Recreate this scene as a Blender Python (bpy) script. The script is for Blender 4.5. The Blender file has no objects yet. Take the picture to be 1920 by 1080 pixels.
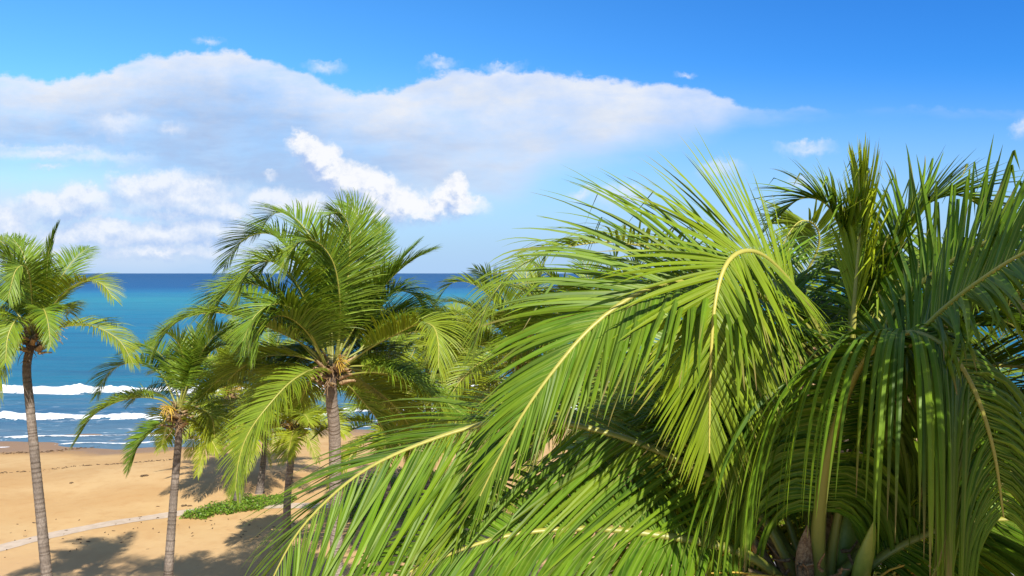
import bpy, math, random
import numpy as np

# ------------------------------------------------------------------ camera, sky, sun, exposure
scn = bpy.context.scene
COL = scn.collection
F = 1450.0                       # focal length in photo pixels (1920 wide)
CAM_Z = 10.0
PITCH = math.atan(28.0 / F)

cam_data = bpy.data.cameras.new('camera')
cam = bpy.data.objects.new('camera', cam_data)
COL.objects.link(cam)
cam.location = (0, 0, CAM_Z)
cam.rotation_euler = (math.pi / 2 - PITCH, 0, 0)
cam_data.sensor_width = 36.0
cam_data.lens = 36.0 * F / 1920.0
cam_data.clip_start = 0.05
cam_data.clip_end = 60000
scn.camera = cam

SUN_EL = math.radians(40.5)
SUN_DIR = np.array([0.38, -0.925, 0.0])
SUN_DIR = SUN_DIR / np.linalg.norm(SUN_DIR) * math.cos(SUN_EL)
SUN_DIR[2] = math.sin(SUN_EL)

scn.view_settings.view_transform = 'Standard'
scn.view_settings.look = 'None'
scn.cycles.max_bounces = 6
scn.cycles.diffuse_bounces = 2
scn.cycles.glossy_bounces = 2
scn.cycles.transmission_bounces = 3
scn.view_settings.gamma = 1.0
scn.view_settings.use_curve_mapping = False
scn.view_settings.exposure = 0.56

sun_data = bpy.data.lights.new('sun', 'SUN')
sun_data.energy = 5.0
sun_data.angle = math.radians(0.5)
sun_data.color = (1.0, 0.95, 0.86)
sun = bpy.data.objects.new('sun', sun_data)
COL.objects.link(sun)
from mathutils import Vector
sun.rotation_euler = Vector(SUN_DIR).to_track_quat('Z', 'Y').to_euler()
sun.location = (0, 0, 40)

SKY_STRENGTH = 0.085


class Nodes:
    """tiny helper to write node trees as expressions"""
    def __init__(self, tree):
        self.t = tree

    def new(self, kind, **kw):
        n = self.t.nodes.new(kind)
        for k, v in kw.items():
            setattr(n, k, v)
        return n

    def put(self, sock, v):
        if v is None:
            return
        if hasattr(v, 'links') or isinstance(v, bpy.types.NodeSocket):
            self.t.links.new(v, sock)
        else:
            sock.default_value = v

    def m(self, op, a, b=None, c=None, clamp=False):
        n = self.new('ShaderNodeMath', operation=op, use_clamp=clamp)
        self.put(n.inputs[0], a)
        self.put(n.inputs[1], b)
        self.put(n.inputs[2], c)
        return n.outputs[0]

    def v(self, op, a, b=None, out=0):
        n = self.new('ShaderNodeVectorMath', operation=op)
        self.put(n.inputs[0], a)
        if op == 'SCALE':
            self.put(n.inputs['Scale'], b)
        else:
            self.put(n.inputs[1], b)
        return n.outputs[out]

    def smooth(self, x, lo, hi, a=0.0, b=1.0):
        n = self.new('ShaderNodeMapRange', interpolation_type='SMOOTHSTEP')
        self.put(n.inputs['Value'], x)
        self.put(n.inputs['From Min'], lo)
        self.put(n.inputs['From Max'], hi)
        self.put(n.inputs['To Min'], a)
        self.put(n.inputs['To Max'], b)
        return n.outputs[0]

    def noise(self, vec, scale, detail=4, rough=0.55, col=False, dist=0.0):
        n = self.new('ShaderNodeTexNoise')
        self.put(n.inputs['Vector'], vec)
        n.inputs['Scale'].default_value = scale
        n.inputs['Detail'].default_value = detail
        n.inputs['Roughness'].default_value = rough
        n.inputs['Distortion'].default_value = dist
        return n.outputs['Color' if col else 'Fac']

    def mix(self, fac, a, b, blend='MIX'):
        n = self.new('ShaderNodeMix', data_type='RGBA', blend_type=blend)
        n.clamp_factor = True
        self.put(n.inputs[0], fac)
        self.put(n.inputs[6], a if not isinstance(a, tuple) or len(a) == 4 else a + (1,))
        self.put(n.inputs[7], b if not isinstance(b, tuple) or len(b) == 4 else b + (1,))
        return n.outputs[2]

    def ramp(self, fac, stops, interp='LINEAR'):
        n = self.new('ShaderNodeValToRGB')
        self.put(n.inputs[0], fac)
        cr = n.color_ramp
        cr.interpolation = interp
        while len(cr.elements) < len(stops):
            cr.elements.new(0.5)
        for e, (p, c) in zip(cr.elements, stops):
            e.position = p
            e.color = c if len(c) == 4 else tuple(c) + (1,)
        return n.outputs[0]


def uv(px, py):
    """photo pixel -> gnomonic sky coordinate (x/y, z/y)"""
    return ((px - 960.0) / F, (512.0 - py) / F)


world = bpy.data.worlds.new('World')
scn.world = world
world.use_nodes = True
wt = world.node_tree
wt.nodes.clear()
N = Nodes(wt)
sky = N.new('ShaderNodeTexSky', sky_type='NISHITA')
sky.sun_disc = False
sky.sun_elevation = SUN_EL
sky.sun_rotation = math.atan2(SUN_DIR[0], SUN_DIR[1])
sky.air_density = 1.0
sky.dust_density = 0.6
sky.ozone_density = 1.6
hs = N.new('ShaderNodeHueSaturation')
hs.inputs['Hue'].default_value = 0.5
hs.inputs['Saturation'].default_value = 1.35
hs.inputs['Value'].default_value = 1.0
wt.links.new(sky.outputs[0], hs.inputs['Color'])

tc = N.new('ShaderNodeTexCoord')
DIR = tc.outputs['Generated']
sep = N.new('ShaderNodeSeparateXYZ')
wt.links.new(DIR, sep.inputs[0])
ys = N.m('MAXIMUM', sep.outputs[1], 0.05)
U = N.m('DIVIDE', sep.outputs[0], ys)
V = N.m('DIVIDE', sep.outputs[2], ys)
front = N.smooth(sep.outputs[1], 0.15, 0.4)
# the clear part of the sky is a deep tropical blue, deepest to the right
side = N.smooth(sep.outputs[0], -0.6, 0.7)
sky_col = N.mix(1.0, hs.outputs[0], N.mix(side, (1.05, 1.42, 1.62, 1), (.36, .90, 1.48, 1)), 'MULTIPLY')
comb = N.new('ShaderNodeCombineXYZ')
wt.links.new(U, comb.inputs[0])
wt.links.new(V, comb.inputs[1])
P2D = comb.outputs[0]

# --- high cloud sheet: upper and lower outline as curves over U
def envelope(pts):
    c = N.new('ShaderNodeFloatCurve')
    t = N.m('DIVIDE', N.m('ADD', U, 1.0), 2.0, clamp=True)
    wt.links.new(t, c.inputs['Value'])
    cv = c.mapping.curves[0]
    ps = sorted(((uv(px, py)[0] + 1) / 2, uv(px, py)[1]) for px, py in pts)
    ps = [p for p in ps if 0 <= p[0] <= 1]
    while len(cv.points) < len(ps):
        cv.points.new(0.5, 0.5)
    for q, (x, y) in zip(cv.points, ps):
        q.location = (x, y)
        q.handle_type = 'AUTO_CLAMPED'
    c.mapping.update()
    return c.outputs[0]

top = envelope([(-480, 210), (-200, 175), (0, 146), (130, 138), (230, 124), (330, 96), (440, 92), (490, 112), (540, 126),
                (600, 152), (650, 172), (720, 168), (860, 140), (960, 134), (1100, 142), (1250, 158), (1340, 178), (1400, 197), (1440, 205), (1900, 210), (2400, 210)])
bot = envelope([(-480, 330), (-200, 300), (0, 296), (160, 300), (300, 330), (450, 372), (600, 395), (800, 395), (900, 380), (960, 362),
                (1040, 318), (1140, 292), (1250, 262), (1340, 232), (1400, 200), (1440, 196), (1900, 190), (2400, 190)])
wn = N.noise(N.v('MULTIPLY', P2D, (1.0, 1.6, 1.0)), 11.0, 7, 0.6)
wn2 = N.noise(N.v('MULTIPLY', P2D, (1.0, 3.2, 1.0)), 5.0, 6, 0.6)
wnf = N.noise(P2D, 40.0, 6, 0.62)
vt = N.m('ADD', N.m('ADD', V, N.m('MULTIPLY', N.m('SUBTRACT', wn, 0.5), 0.060)), N.m('MULTIPLY', N.m('SUBTRACT', wnf, 0.5), 0.015))
a_top = N.smooth(N.m('SUBTRACT', top, vt), -0.002, 0.008)
a_bot = N.smooth(N.m('SUBTRACT', N.m('ADD', V, N.m('MULTIPLY', N.m('SUBTRACT', wn2, 0.5), 0.06)), bot), -0.03, 0.035)
sheet = N.m('MULTIPLY', a_top, a_bot)
streak = N.noise(N.v('MULTIPLY', N.v('ADD', P2D, N.v('SCALE', N.noise(P2D, 9, 4, .5, col=True), .03)), (5.0, 26.0, 1.0)), 1.0, 7, .62)
depth_in = N.smooth(N.m('SUBTRACT', top, vt), 0.0, 0.10)
right_white = N.smooth(U, uv(560, 0)[0], uv(1000, 0)[0], 0.0, 0.65)
grey_f = N.m('MULTIPLY', depth_in, N.m('SUBTRACT', 1.0, right_white))
grey_f = N.m('ADD', grey_f, N.m('ADD', N.m('MULTIPLY', N.m('SUBTRACT', wn2, 0.5), 0.9), N.m('MULTIPLY', N.m('SUBTRACT', streak, 0.5), 1.1)), clamp=True)
CS = 1.0 / SKY_STRENGTH
def cloudc(r, g, b, k=0.70):
    return (r * CS * k, g * CS * k, b * CS * k, 1)
sheet_col = N.mix(grey_f, cloudc(.80, .84, .92), cloudc(.40, .55, .82))
sheet_a = N.m('MULTIPLY', sheet, N.m('ADD', 0.84, N.m('ADD', N.m('MULTIPLY', N.m('SUBTRACT', wn, 0.5), 1.0), N.m('MULTIPLY', N.m('SUBTRACT', streak, 0.5), 0.9))), clamp=True)
sheet_a = N.m('MULTIPLY', sheet_a, front)

# haze towards the horizon
hz = N.smooth(V, -0.02, 0.28, 1.0, 0.0)
sky1 = N.mix(hz, sky_col, cloudc(.42, .62, .90))
veil = N.m('MULTIPLY', N.smooth(U, uv(760, 0)[0], uv(250, 0)[0]), N.m('MULTIPLY', N.smooth(V, uv(0, 275)[1], uv(0, 400)[1]), N.smooth(V, -.02, .03)))
veil = N.m('MULTIPLY', N.m('MULTIPLY', veil, N.smooth(wn2, .25, .65)), N.m('MULTIPLY', front, .75))
sky1 = N.mix(veil, sky1, cloudc(.66, .76, .93))
# grey cloud added outside the view, toned to neutralise and dim the skylight
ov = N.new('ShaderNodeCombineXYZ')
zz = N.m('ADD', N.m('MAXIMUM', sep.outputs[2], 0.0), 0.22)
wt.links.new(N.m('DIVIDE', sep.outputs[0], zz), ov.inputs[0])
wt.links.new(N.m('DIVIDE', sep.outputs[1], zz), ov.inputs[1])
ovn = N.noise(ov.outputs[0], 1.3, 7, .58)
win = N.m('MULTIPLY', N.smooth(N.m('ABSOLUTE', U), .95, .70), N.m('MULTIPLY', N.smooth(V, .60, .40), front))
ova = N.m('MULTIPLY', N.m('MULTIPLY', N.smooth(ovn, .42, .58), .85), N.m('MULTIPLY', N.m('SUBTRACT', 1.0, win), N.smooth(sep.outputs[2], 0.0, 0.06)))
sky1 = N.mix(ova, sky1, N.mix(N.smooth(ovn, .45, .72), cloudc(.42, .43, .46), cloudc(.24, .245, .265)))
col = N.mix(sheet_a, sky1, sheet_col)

# --- cumulus field as a node group: union of warped puffs
def puff_group(name, blobs):
    g = bpy.data.node_groups.new(name, 'ShaderNodeTree')
    g.interface.new_socket('P', in_out='INPUT', socket_type='NodeSocketVector')
    g.interface.new_socket('Field', in_out='OUTPUT', socket_type='NodeSocketFloat')
    G = Nodes(g)
    gi = G.new('NodeGroupInput')
    go = G.new('NodeGroupOutput')
    p = gi.outputs[0]
    w1 = G.v('SCALE', G.v('SUBTRACT', G.noise(p, 34, 5, 0.62, col=True), (.5, .5, .5)), 0.032)
    w2 = G.v('SCALE', G.v('SUBTRACT', G.noise(p, 12, 3, 0.5, col=True), (.5, .5, .5)), 0.020)
    w3 = G.v('SCALE', G.v('SUBTRACT', G.noise(p, 110, 4, 0.65, col=True), (.5, .5, .5)), 0.013)
    p = G.v('ADD', p, G.v('ADD', w3, G.v('ADD', w1, w2)))
    p = G.v('MULTIPLY', p, (1, 1, 0))
    acc = None
    for (px, py, rx, ry) in blobs:
        cx, cy = uv(px, py)
        d = G.v('LENGTH', G.v('MULTIPLY', G.v('SUBTRACT', p, (cx, cy, 0)), (F / rx, F / ry, 0)), out=1)
        f = G.m('SUBTRACT', 1.0, d)
        acc = f if acc is None else G.m('SMOOTH_MAX', acc, f, 0.12)
    g.links.new(acc, go.inputs[0])
    return g

def puffs(name, blobs, col_in, lo, hi, soft, shade, white, alpha=1.0):
    g = puff_group(name, blobs)
    def ev(vec):
        n = N.new('ShaderNodeGroup')
        n.node_tree = g
        wt.links.new(vec, n.inputs[0])
        return n.outputs[0]
    f0 = ev(P2D)
    f1 = ev(N.v('ADD', P2D, (0.004, 0.014, 0)))
    f2 = ev(N.v('ADD', P2D, (0.0, -0.016, 0)))
    under = N.m('MULTIPLY', N.m('SUBTRACT', f0, f2), 1.6, clamp=True)
    hi2 = N.m('ADD', hi, N.m('MULTIPLY', under, 0.7))
    a = N.m('MULTIPLY', N.m('MULTIPLY', N.smooth(f0, lo, hi2), alpha), front)
    lit = N.m('ADD', 0.46, N.m('MULTIPLY', N.m('SUBTRACT', f0, f1), soft), clamp=True)
    bil = N.m('MULTIPLY', N.m('SUBTRACT', N.noise(P2D, 48, 7, .66), .5), 1.7)
    lit = N.m('ADD', lit, bil, clamp=True)
    return N.mix(a, col_in, N.mix(lit, shade, white))

bank = [(120, 392, 110, 30), (330, 372, 130, 44), (105, 388, 85, 26), (165, 378, 55, 28), (245, 352, 45, 30), (300, 350, 75, 36), (370, 388, 95, 26), (430, 396, 60, 22),
        (520, 384, 75, 34), (575, 392, 60, 30), (10, 432, 60, 40), (215, 430, 60, 26), (180, 446, 130, 34), (330, 440, 130, 34), (410, 430, 70, 30), (300, 470, 230, 16), (80, 470, 120, 18)]
col = puffs('low_cloud_bank', bank, col, -0.28, 0.42, 0.9, cloudc(.44, .60, .90), cloudc(.86, .90, .98), 0.92)
tower = [(a, b, c * 1.3, d * 1.3) for a, b, c, d in [(572, 272, 30, 24), (592, 292, 34, 30), (606, 304, 32, 30), (626, 328, 40, 28), (668, 350, 50, 32), (700, 372, 52, 36), (715, 352, 30, 22), (745, 388, 55, 34),
         (786, 400, 32, 22), (690, 398, 70, 26), (640, 345, 36, 26), (852, 352, 22, 24), (846, 376, 36, 26), (872, 388, 32, 22), (826, 395, 30, 16), (800, 404, 40, 14), (715, 402, 90, 18), (860, 394, 50, 18), (760, 372, 26, 18)]]
col = puffs('cloud_tower', tower, col, -0.12, 0.34, 1.9, cloudc(.42, .56, .86), cloudc(.94, .95, .98), 0.97)
wisps = [(825, 120, 34, 14), (395, 76, 28, 10), (610, 132, 40, 14), (1345, 322, 45, 24), (1495, 342, 28, 14), (1510, 276, 60, 16), (1912, 242, 24, 20),
         (1160, 372, 60, 26), (1085, 366, 34, 14), (220, 240, 70, 28), (325, 240, 30, 14), (100, 318, 46, 8), (505, 327, 14, 10), (1278, 140, 22, 9), (940, 128, 44, 12), (60, 290, 150, 18), (180, 300, 120, 16)]
col = puffs('cloud_wisps', wisps, col, -0.3, 0.75, 0.8, cloudc(.60, .70, .92), cloudc(.84, .88, .97), 0.75)
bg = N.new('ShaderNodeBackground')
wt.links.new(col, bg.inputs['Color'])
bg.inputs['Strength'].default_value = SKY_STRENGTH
wo = N.new('ShaderNodeOutputWorld')
wt.links.new(bg.outputs[0], wo.inputs['Surface'])

# ------------------------------------------------------------------ helpers
Z = np.array([0, 0, 1.0])

def at(px, py, y):
    """photo pixel at distance y in front of the viewpoint -> world point"""
    r = np.array([(px - 960) / F, 0, 0])
    up = (540 - py) / F
    d = r + up * np.array([0, math.sin(PITCH), math.cos(PITCH)]) + np.array([0, math.cos(PITCH), -math.sin(PITCH)])
    return np.array([0, 0, CAM_Z]) + d * (y / d[1])

def nrm(a):
    return a / np.maximum(np.linalg.norm(a, axis=-1, keepdims=True), 1e-9)

def mesh_object(name, verts, faces, mats, parent=None, col=None, smooth=True, mat_idx=None, uvs=None):
    """verts (n,3), faces (m,3|4) arrays -> ONE mesh object"""
    verts = np.ascontiguousarray(verts, dtype=np.float32).reshape(-1, 3)
    faces = np.ascontiguousarray(faces, dtype=np.int32)
    k = faces.shape[1]
    me = bpy.data.meshes.new(name)
    me.vertices.add(len(verts))
    me.vertices.foreach_set('co', verts.ravel())
    me.loops.add(faces.size)
    me.loops.foreach_set('vertex_index', faces.ravel())
    me.polygons.add(len(faces))
    me.polygons.foreach_set('loop_start', np.arange(0, faces.size, k, dtype=np.int32))
    try:
        me.polygons.foreach_set('loop_total', np.full(len(faces), k, dtype=np.int32))
    except Exception:
        pass
    if smooth:
        me.polygons.foreach_set('use_smooth', np.ones(len(faces), dtype=bool))
    if col is not None:
        a = me.attributes.new('leaf', 'FLOAT_COLOR', 'POINT')
        a.data.foreach_set('color', np.ascontiguousarray(col, dtype=np.float32).ravel())
    for mt in (mats if isinstance(mats, (list, tuple)) else [mats]):
        me.materials.append(mt)
    if mat_idx is not None:
        me.polygons.foreach_set('material_index', np.ascontiguousarray(mat_idx, dtype=np.int32))
    me.update(calc_edges=True)
    me.validate()
    o = bpy.data.objects.new(name, me)
    COL.objects.link(o)
    if parent is not None:
        o.parent = parent
    return o

def tag(o, label=None, cat=None, group=None, kind=None):
    if label:
        o['label'] = label
    if cat:
        o['category'] = cat
    if group:
        o['group'] = group
    if kind:
        o['kind'] = kind
    return o

def spline(ctrl, n):
    """Catmull-Rom through the points, resampled to n points evenly by length"""
    c = np.asarray(ctrl, dtype=float)
    c = np.vstack([2 * c[0] - c[1], c, 2 * c[-1] - c[-2]])
    out = []
    t = np.linspace(0, 1, 16, endpoint=False)[:, None]
    for i in range(1, len(c) - 2):
        p0, p1, p2, p3 = c[i - 1], c[i], c[i + 1], c[i + 2]
        out.append(0.5 * ((2 * p1) + (-p0 + p2) * t + (2 * p0 - 5 * p1 + 4 * p2 - p3) * t * t + (-p0 + 3 * p1 - 3 * p2 + p3) * t ** 3))
    out = np.vstack(out + [c[-2][None]])
    s = np.r_[0, np.cumsum(np.linalg.norm(np.diff(out, axis=0), axis=1))]
    q = np.linspace(0, s[-1], n)
    return np.stack([np.interp(q, s, out[:, k]) for k in range(3)], 1), s[-1]

def tube(path, radii, sides=6, ref=None, flat=1.0, cap=True):
    path = np.asarray(path, float)
    n = len(path)
    T = nrm(np.gradient(path, axis=0))
    ref = np.array([0.31, 0.17, 0.93]) if ref is None else ref
    S = nrm(np.cross(T, ref))
    Uv = np.cross(S, T)
    a = np.linspace(0, 2 * math.pi, sides, endpoint=False)
    ring = np.cos(a)[None, :, None] * S[:, None] + np.sin(a)[None, :, None] * Uv[:, None] * flat
    v = path[:, None] + ring * np.asarray(radii)[:, None, None] if np.ndim(radii) == 1 else path[:, None] + ring * radii[:, :, None]
    i = np.arange(n - 1)[:, None] * sides
    j = np.arange(sides)[None]
    j2 = (j + 1) % sides
    f = np.stack([i + j, i + j2, i + sides + j2, i + sides + j], -1).reshape(-1, 4)
    return v.reshape(-1, 3), f

def join(parts):
    vs, fs, off = [], [], 0
    for v, f in parts:
        vs.append(v)
        fs.append(f + off)
        off += len(v)
    return np.vstack(vs), np.vstack(fs)

# ------------------------------------------------------------------ materials
def new_mat(name):
    m = bpy.data.materials.new(name)
    m.use_nodes = True
    m.node_tree.nodes.clear()
    return m, Nodes(m.node_tree)

def finish(m, n, shader, disp=None):
    out = n.new('ShaderNodeOutputMaterial')
    m.node_tree.links.new(shader, out.inputs['Surface'])
    return m

def principled(n, color, rough=0.6, spec=0.5, normal=None):
    p = n.new('ShaderNodeBsdfPrincipled')
    n.put(p.inputs['Base Color'], color if not isinstance(color, tuple) or len(color) == 4 else color + (1,))
    n.put(p.inputs['Roughness'], rough)
    n.put(p.inputs['Specular IOR Level'], spec)
    if normal is not None:
        n.put(p.inputs['Normal'], normal)
    return p.outputs[0]

def bump(n, h, strength=0.3, dist=0.02):
    b = n.new('ShaderNodeBump')
    n.put(b.inputs['Height'], h)
    b.inputs['Strength'].default_value = strength
    b.inputs['Distance'].default_value = dist
    return b.outputs[0]

def leaf_material(name, dark, light, yellow, brown, transl=0.23, spec=0.20, rough=0.46, rib=(.42, .46, .12)):
    """leaf attribute: r = yellowness, g = midrib, b = brown, a = random per leaflet"""
    m, n = new_mat(name)
    at_ = n.new('ShaderNodeAttribute', attribute_name='leaf')
    s = n.new('ShaderNodeSeparateColor')
    m.node_tree.links.new(at_.outputs['Color'], s.inputs[0])
    geo = n.new('ShaderNodeNewGeometry')
    nz = n.noise(geo.outputs['Position'], 9.0, 3)
    c = n.mix(n.m('ADD', n.m('MULTIPLY', at_.outputs['Alpha'], 0.75), n.m('MULTIPLY', n.m('SUBTRACT', nz, 0.35), 0.6), clamp=True), dark, light)
    c = n.mix(s.outputs[0], c, yellow)
    wear = n.noise(n.v('ADD', geo.outputs['Position'], n.v('SCALE', n.noise(geo.outputs['Position'], 14, 2, .5, col=True), .2)), 21.0, 5, .7)
    c = n.mix(n.smooth(wear, .60, .78, 0, .40), c, yellow)
    c = n.mix(n.smooth(wear, .40, .24, 0, .45), c, dark)
    ribf = n.m('MULTIPLY', n.m('POWER', s.outputs[1], 7.0), 0.75)
    c = n.mix(ribf, c, rib)
    c = n.mix(s.outputs[2], c, brown)
    pb = principled(n, c, rough, spec)
    tr = n.new('ShaderNodeBsdfTranslucent')
    c2 = n.mix(1.0, c, (1.5, 1.35, 0.55, 1), 'MULTIPLY')
    m.node_tree.links.new(c2, tr.inputs['Color'])
    mx = n.new('ShaderNodeMixShader')
    mx.inputs[0].default_value = transl
    m.node_tree.links.new(pb, mx.inputs[1])
    m.node_tree.links.new(tr.outputs[0], mx.inputs[2])
    return finish(m, n, mx.outputs[0])

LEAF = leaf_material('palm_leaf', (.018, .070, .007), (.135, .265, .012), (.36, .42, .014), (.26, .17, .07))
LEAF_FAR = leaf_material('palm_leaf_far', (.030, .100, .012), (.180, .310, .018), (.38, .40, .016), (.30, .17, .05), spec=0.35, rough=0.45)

def stem_material():
    m, n = new_mat('frond_rachis')
    at_ = n.new('ShaderNodeAttribute', attribute_name='leaf')
    s = n.new('ShaderNodeSeparateColor')
    m.node_tree.links.new(at_.outputs['Color'], s.inputs[0])
    geo = n.new('ShaderNodeNewGeometry')
    nz = n.noise(geo.outputs['Position'], 40.0, 4)
    c = n.mix(s.outputs[0], (.13, .17, .025), (.50, .43, .085))
    c = n.mix(s.outputs[2], c, (.20, .12, .06))
    c = n.mix(n.m('MULTIPLY', n.smooth(nz, .55, .75), .35), c, (.16, .12, .05))
    return finish(m, n, principled(n, c, 0.42, 0.45, bump(n, nz, .15, .01)))
STEM = stem_material()

def trunk_material(name, a, b, ringc):
    m, n = new_mat(name)
    at_ = n.new('ShaderNodeAttribute', attribute_name='leaf')
    s = n.new('ShaderNodeSeparateColor')
    m.node_tree.links.new(at_.outputs['Color'], s.inputs[0])
    tcn = n.new('ShaderNodeTexCoord')
    big = n.noise(tcn.outputs['Object'], 2.2, 4)
    fine = n.noise(n.v('MULTIPLY', tcn.outputs['Object'], (1, 1, .35)), 46, 5, .65)
    c = n.mix(n.smooth(big, .35, .65), a, b)
    c = n.mix(n.smooth(fine, .35, .72, 0, .8), c, tuple(x * .5 for x in a))
    c = n.mix(n.m('MULTIPLY', s.outputs[0], .85), c, ringc)
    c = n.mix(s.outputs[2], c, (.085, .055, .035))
    h = n.m('ADD', fine, n.m('MULTIPLY', s.outputs[0], -1.0))
    return finish(m, n, principled(n, c, .85, .2, bump(n, h, .7, .02)))
TRUNK = trunk_material('palm_bark', (.19, .152, .122), (.31, .255, .21), (.08, .060, .046))
TRUNK_PALE = trunk_material('pale_palm_bark', (.33, .27, .225), (.48, .40, .34), (.13, .095, .075))

def plain(name, c, c2, rough=.8, scale=12, spec=.3, bmp=.3, dist=.02):
    m, n = new_mat(name)
    tcn = n.new('ShaderNodeTexCoord')
    nz = n.noise(tcn.outputs['Object'], scale, 5, .6)
    return finish(m, n, principled(n, n.mix(n.smooth(nz, .35, .65), c, c2), rough, spec, bump(n, nz, bmp, dist)))
FIBRE = plain('palm_fibre', (.16, .09, .045), (.33, .22, .12), .9, 60)
BOOT = plain('old_petiole', (.22, .13, .06), (.42, .29, .15), .75, 25)
SPATHE = plain('green_spathe', (.20, .26, .03), (.33, .36, .05), .45, 9, .45, .1)
COCO = plain('green_coconut', (.14, .17, .02), (.30, .28, .035), .4, 8, .45, .05)
FLOWER = plain('flower_stalk', (.55, .42, .06), (.60, .34, .05), .6, 20)
ROCK = plain('grey_rock', (.28, .27, .26), (.45, .43, .41), .9, 5, .2, .6, .05)
WEED = plain('dry_seaweed', (.07, .045, .025), (.14, .09, .05), .9, 30)
PAVE = plain('pale_concrete', (.46, .36, .265), (.54, .43, .325), .9, 3.0, .2, .25, .01)

# ------------------------------------------------------------------ ground, beach, path
def smoothstep(a, b, x):
    t = np.clip((x - a) / (b - a), 0, 1)
    return t * t * (3 - 2 * t)

def shore(x):
    x = np.asarray(x, float)
    return 46.6 + 10.5 * smoothstep(-38, 8, x) + 0.5 * np.sin(x * .35) + .25 * np.sin(x * .9 + 1)

SEA_Z = -0.8
def ground_z(x, y):
    x = np.asarray(x, float)
    y = np.asarray(y, float)
    d = y - shore(x)
    z = -0.8 * smoothstep(-13, 0, d) - 3.0 * smoothstep(0, 40, d)
    z = z + .05 * np.sin(x * .31 + y * .17) * np.cos(y * .27 - x * .11) + .02 * np.sin(x * 1.3 + .7 * y) * np.sin(y * 1.1 - .4 * x)
    return z

def grid_mesh(name, X, Yg, Zg, mat, **kw):
    r, c = X.shape
    v = np.stack([X, Yg, Zg], -1).reshape(-1, 3)
    i = np.arange(r - 1)[:, None] * c
    j = np.arange(c - 1)[None]
    f = np.stack([i + j, i + j + 1, i + c + j + 1, i + c + j], -1).reshape(-1, 4)
    return mesh_object(name, v, f, mat, **kw)

def sand_material():
    m, n = new_mat('beach_sand')
    geo = n.new('ShaderNodeNewGeometry')
    P = geo.outputs['Position']
    sp = n.new('ShaderNodeSeparateXYZ')
    m.node_tree.links.new(P, sp.inputs[0])
    big = n.noise(P, .22, 5, .55)
    mid = n.noise(P, 1.7, 5, .6)
    fine = n.noise(P, 26, 4, .7)
    c = n.mix(n.smooth(big, .35, .65), (.50, .305, .128), (.56, .37, .170))
    c = n.mix(n.smooth(mid, .45, .75, 0, .5), c, (.45, .250, .098))
    c = n.mix(n.smooth(fine, .60, .80, 0, .30), c, (.27, .16, .08))
    # nearer the gardens the sand is paler and greyer
    c = n.mix(n.smooth(n.m('ADD', sp.outputs[1], n.m('MULTIPLY', big, 4)), 34, 24, 0, .55), c, (.53, .36, .20))
    # damp strip along the water (height above the sea)
    wet = n.smooth(n.m('ADD', sp.outputs[2], n.m('MULTIPLY', mid, .12)), -.70, -.56, 1, 0)
    c = n.mix(n.m('MULTIPLY', wet, .85), c, (.24, .135, .062))
    rough = n.smooth(wet, 0, 1, .95, .45)
    prints = n.new('ShaderNodeTexVoronoi')
    m.node_tree.links.new(P, prints.inputs['Vector'])
    prints.inputs['Scale'].default_value = 2.6
    h = n.m('ADD', n.m('MULTIPLY', n.smooth(prints.outputs['Distance'], .05, .28), .5), n.m('ADD', n.m('MULTIPLY', mid, 1.0), n.m('MULTIPLY', fine, .35)))
    return finish(m, n, principled(n, c, rough, .15, bump(n, h, .35, .05)))
SAND = sand_material()

xs = np.r_[-400, -250, -150, -100, np.linspace(-80, 90, 230), 120, 170, 250, 400]
ysr = np.r_[-60, -30, -10, np.linspace(0, 70, 160), 80, 100, 150]
GX, GY = np.meshgrid(xs, ysr)
tag(grid_mesh('beach_sand', GX, GY, ground_z(GX, GY), SAND), kind='structure')

def ribbon(name, pts, width, mat, lift, n=90, cols=5):
    path, L = spline(pts, n)
    T = nrm(np.gradient(path[:, :2], axis=0))
    S = np.stack([T[:, 1], -T[:, 0]], 1)
    k = np.linspace(-.5, .5, cols)
    w = width * (1 + .06 * np.sin(np.arange(n) * .9) + .04 * np.sin(np.arange(n) * 2.3))
    X = path[:, None, 0] + S[:, None, 0] * k[None] * w[:, None]
    Yg = path[:, None, 1] + S[:, None, 1] * k[None] * w[:, None]
    return grid_mesh(name, X, Yg, ground_z(X, Yg) + lift, mat)

def ground_at(px, py):
    """where the line of sight of a photo pixel meets the beach (for layout)"""
    d = at(px, py, 1.0) - np.array([0, 0, CAM_Z])
    t = (0 - CAM_Z) / d[2]
    for _ in range(6):
        p = np.array([0, 0, CAM_Z]) + d * t
        t = (float(ground_z(p[0], p[1])) - CAM_Z) / d[2]
    return np.array([0, 0, CAM_Z]) + d * t

path_pts = [ground_at(-260, 1110), ground_at(-100, 1055), ground_at(0, 1028), ground_at(110, 1001), ground_at(200, 983), ground_at(300, 968), ground_at(380, 957),
            ground_at(470, 950), ground_at(600, 948), ground_at(760, 955), ground_at(950, 968)]
tag(ribbon('path', path_pts, 0.72, PAVE, .012), kind='structure')

pave_pts = [np.array([8.5, 24.0, 0]), np.array([12, 25.2, 0]), np.array([18, 26.0, 0]), np.array([30, 26.5, 0])]
GREYPAVE = plain('grey_pavement', (.30, .30, .31), (.42, .41, .40), .9, 2.5, .2, .2, .01)
tag(ribbon('pavement', pave_pts, 5.0, GREYPAVE, .016), kind='structure')

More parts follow.
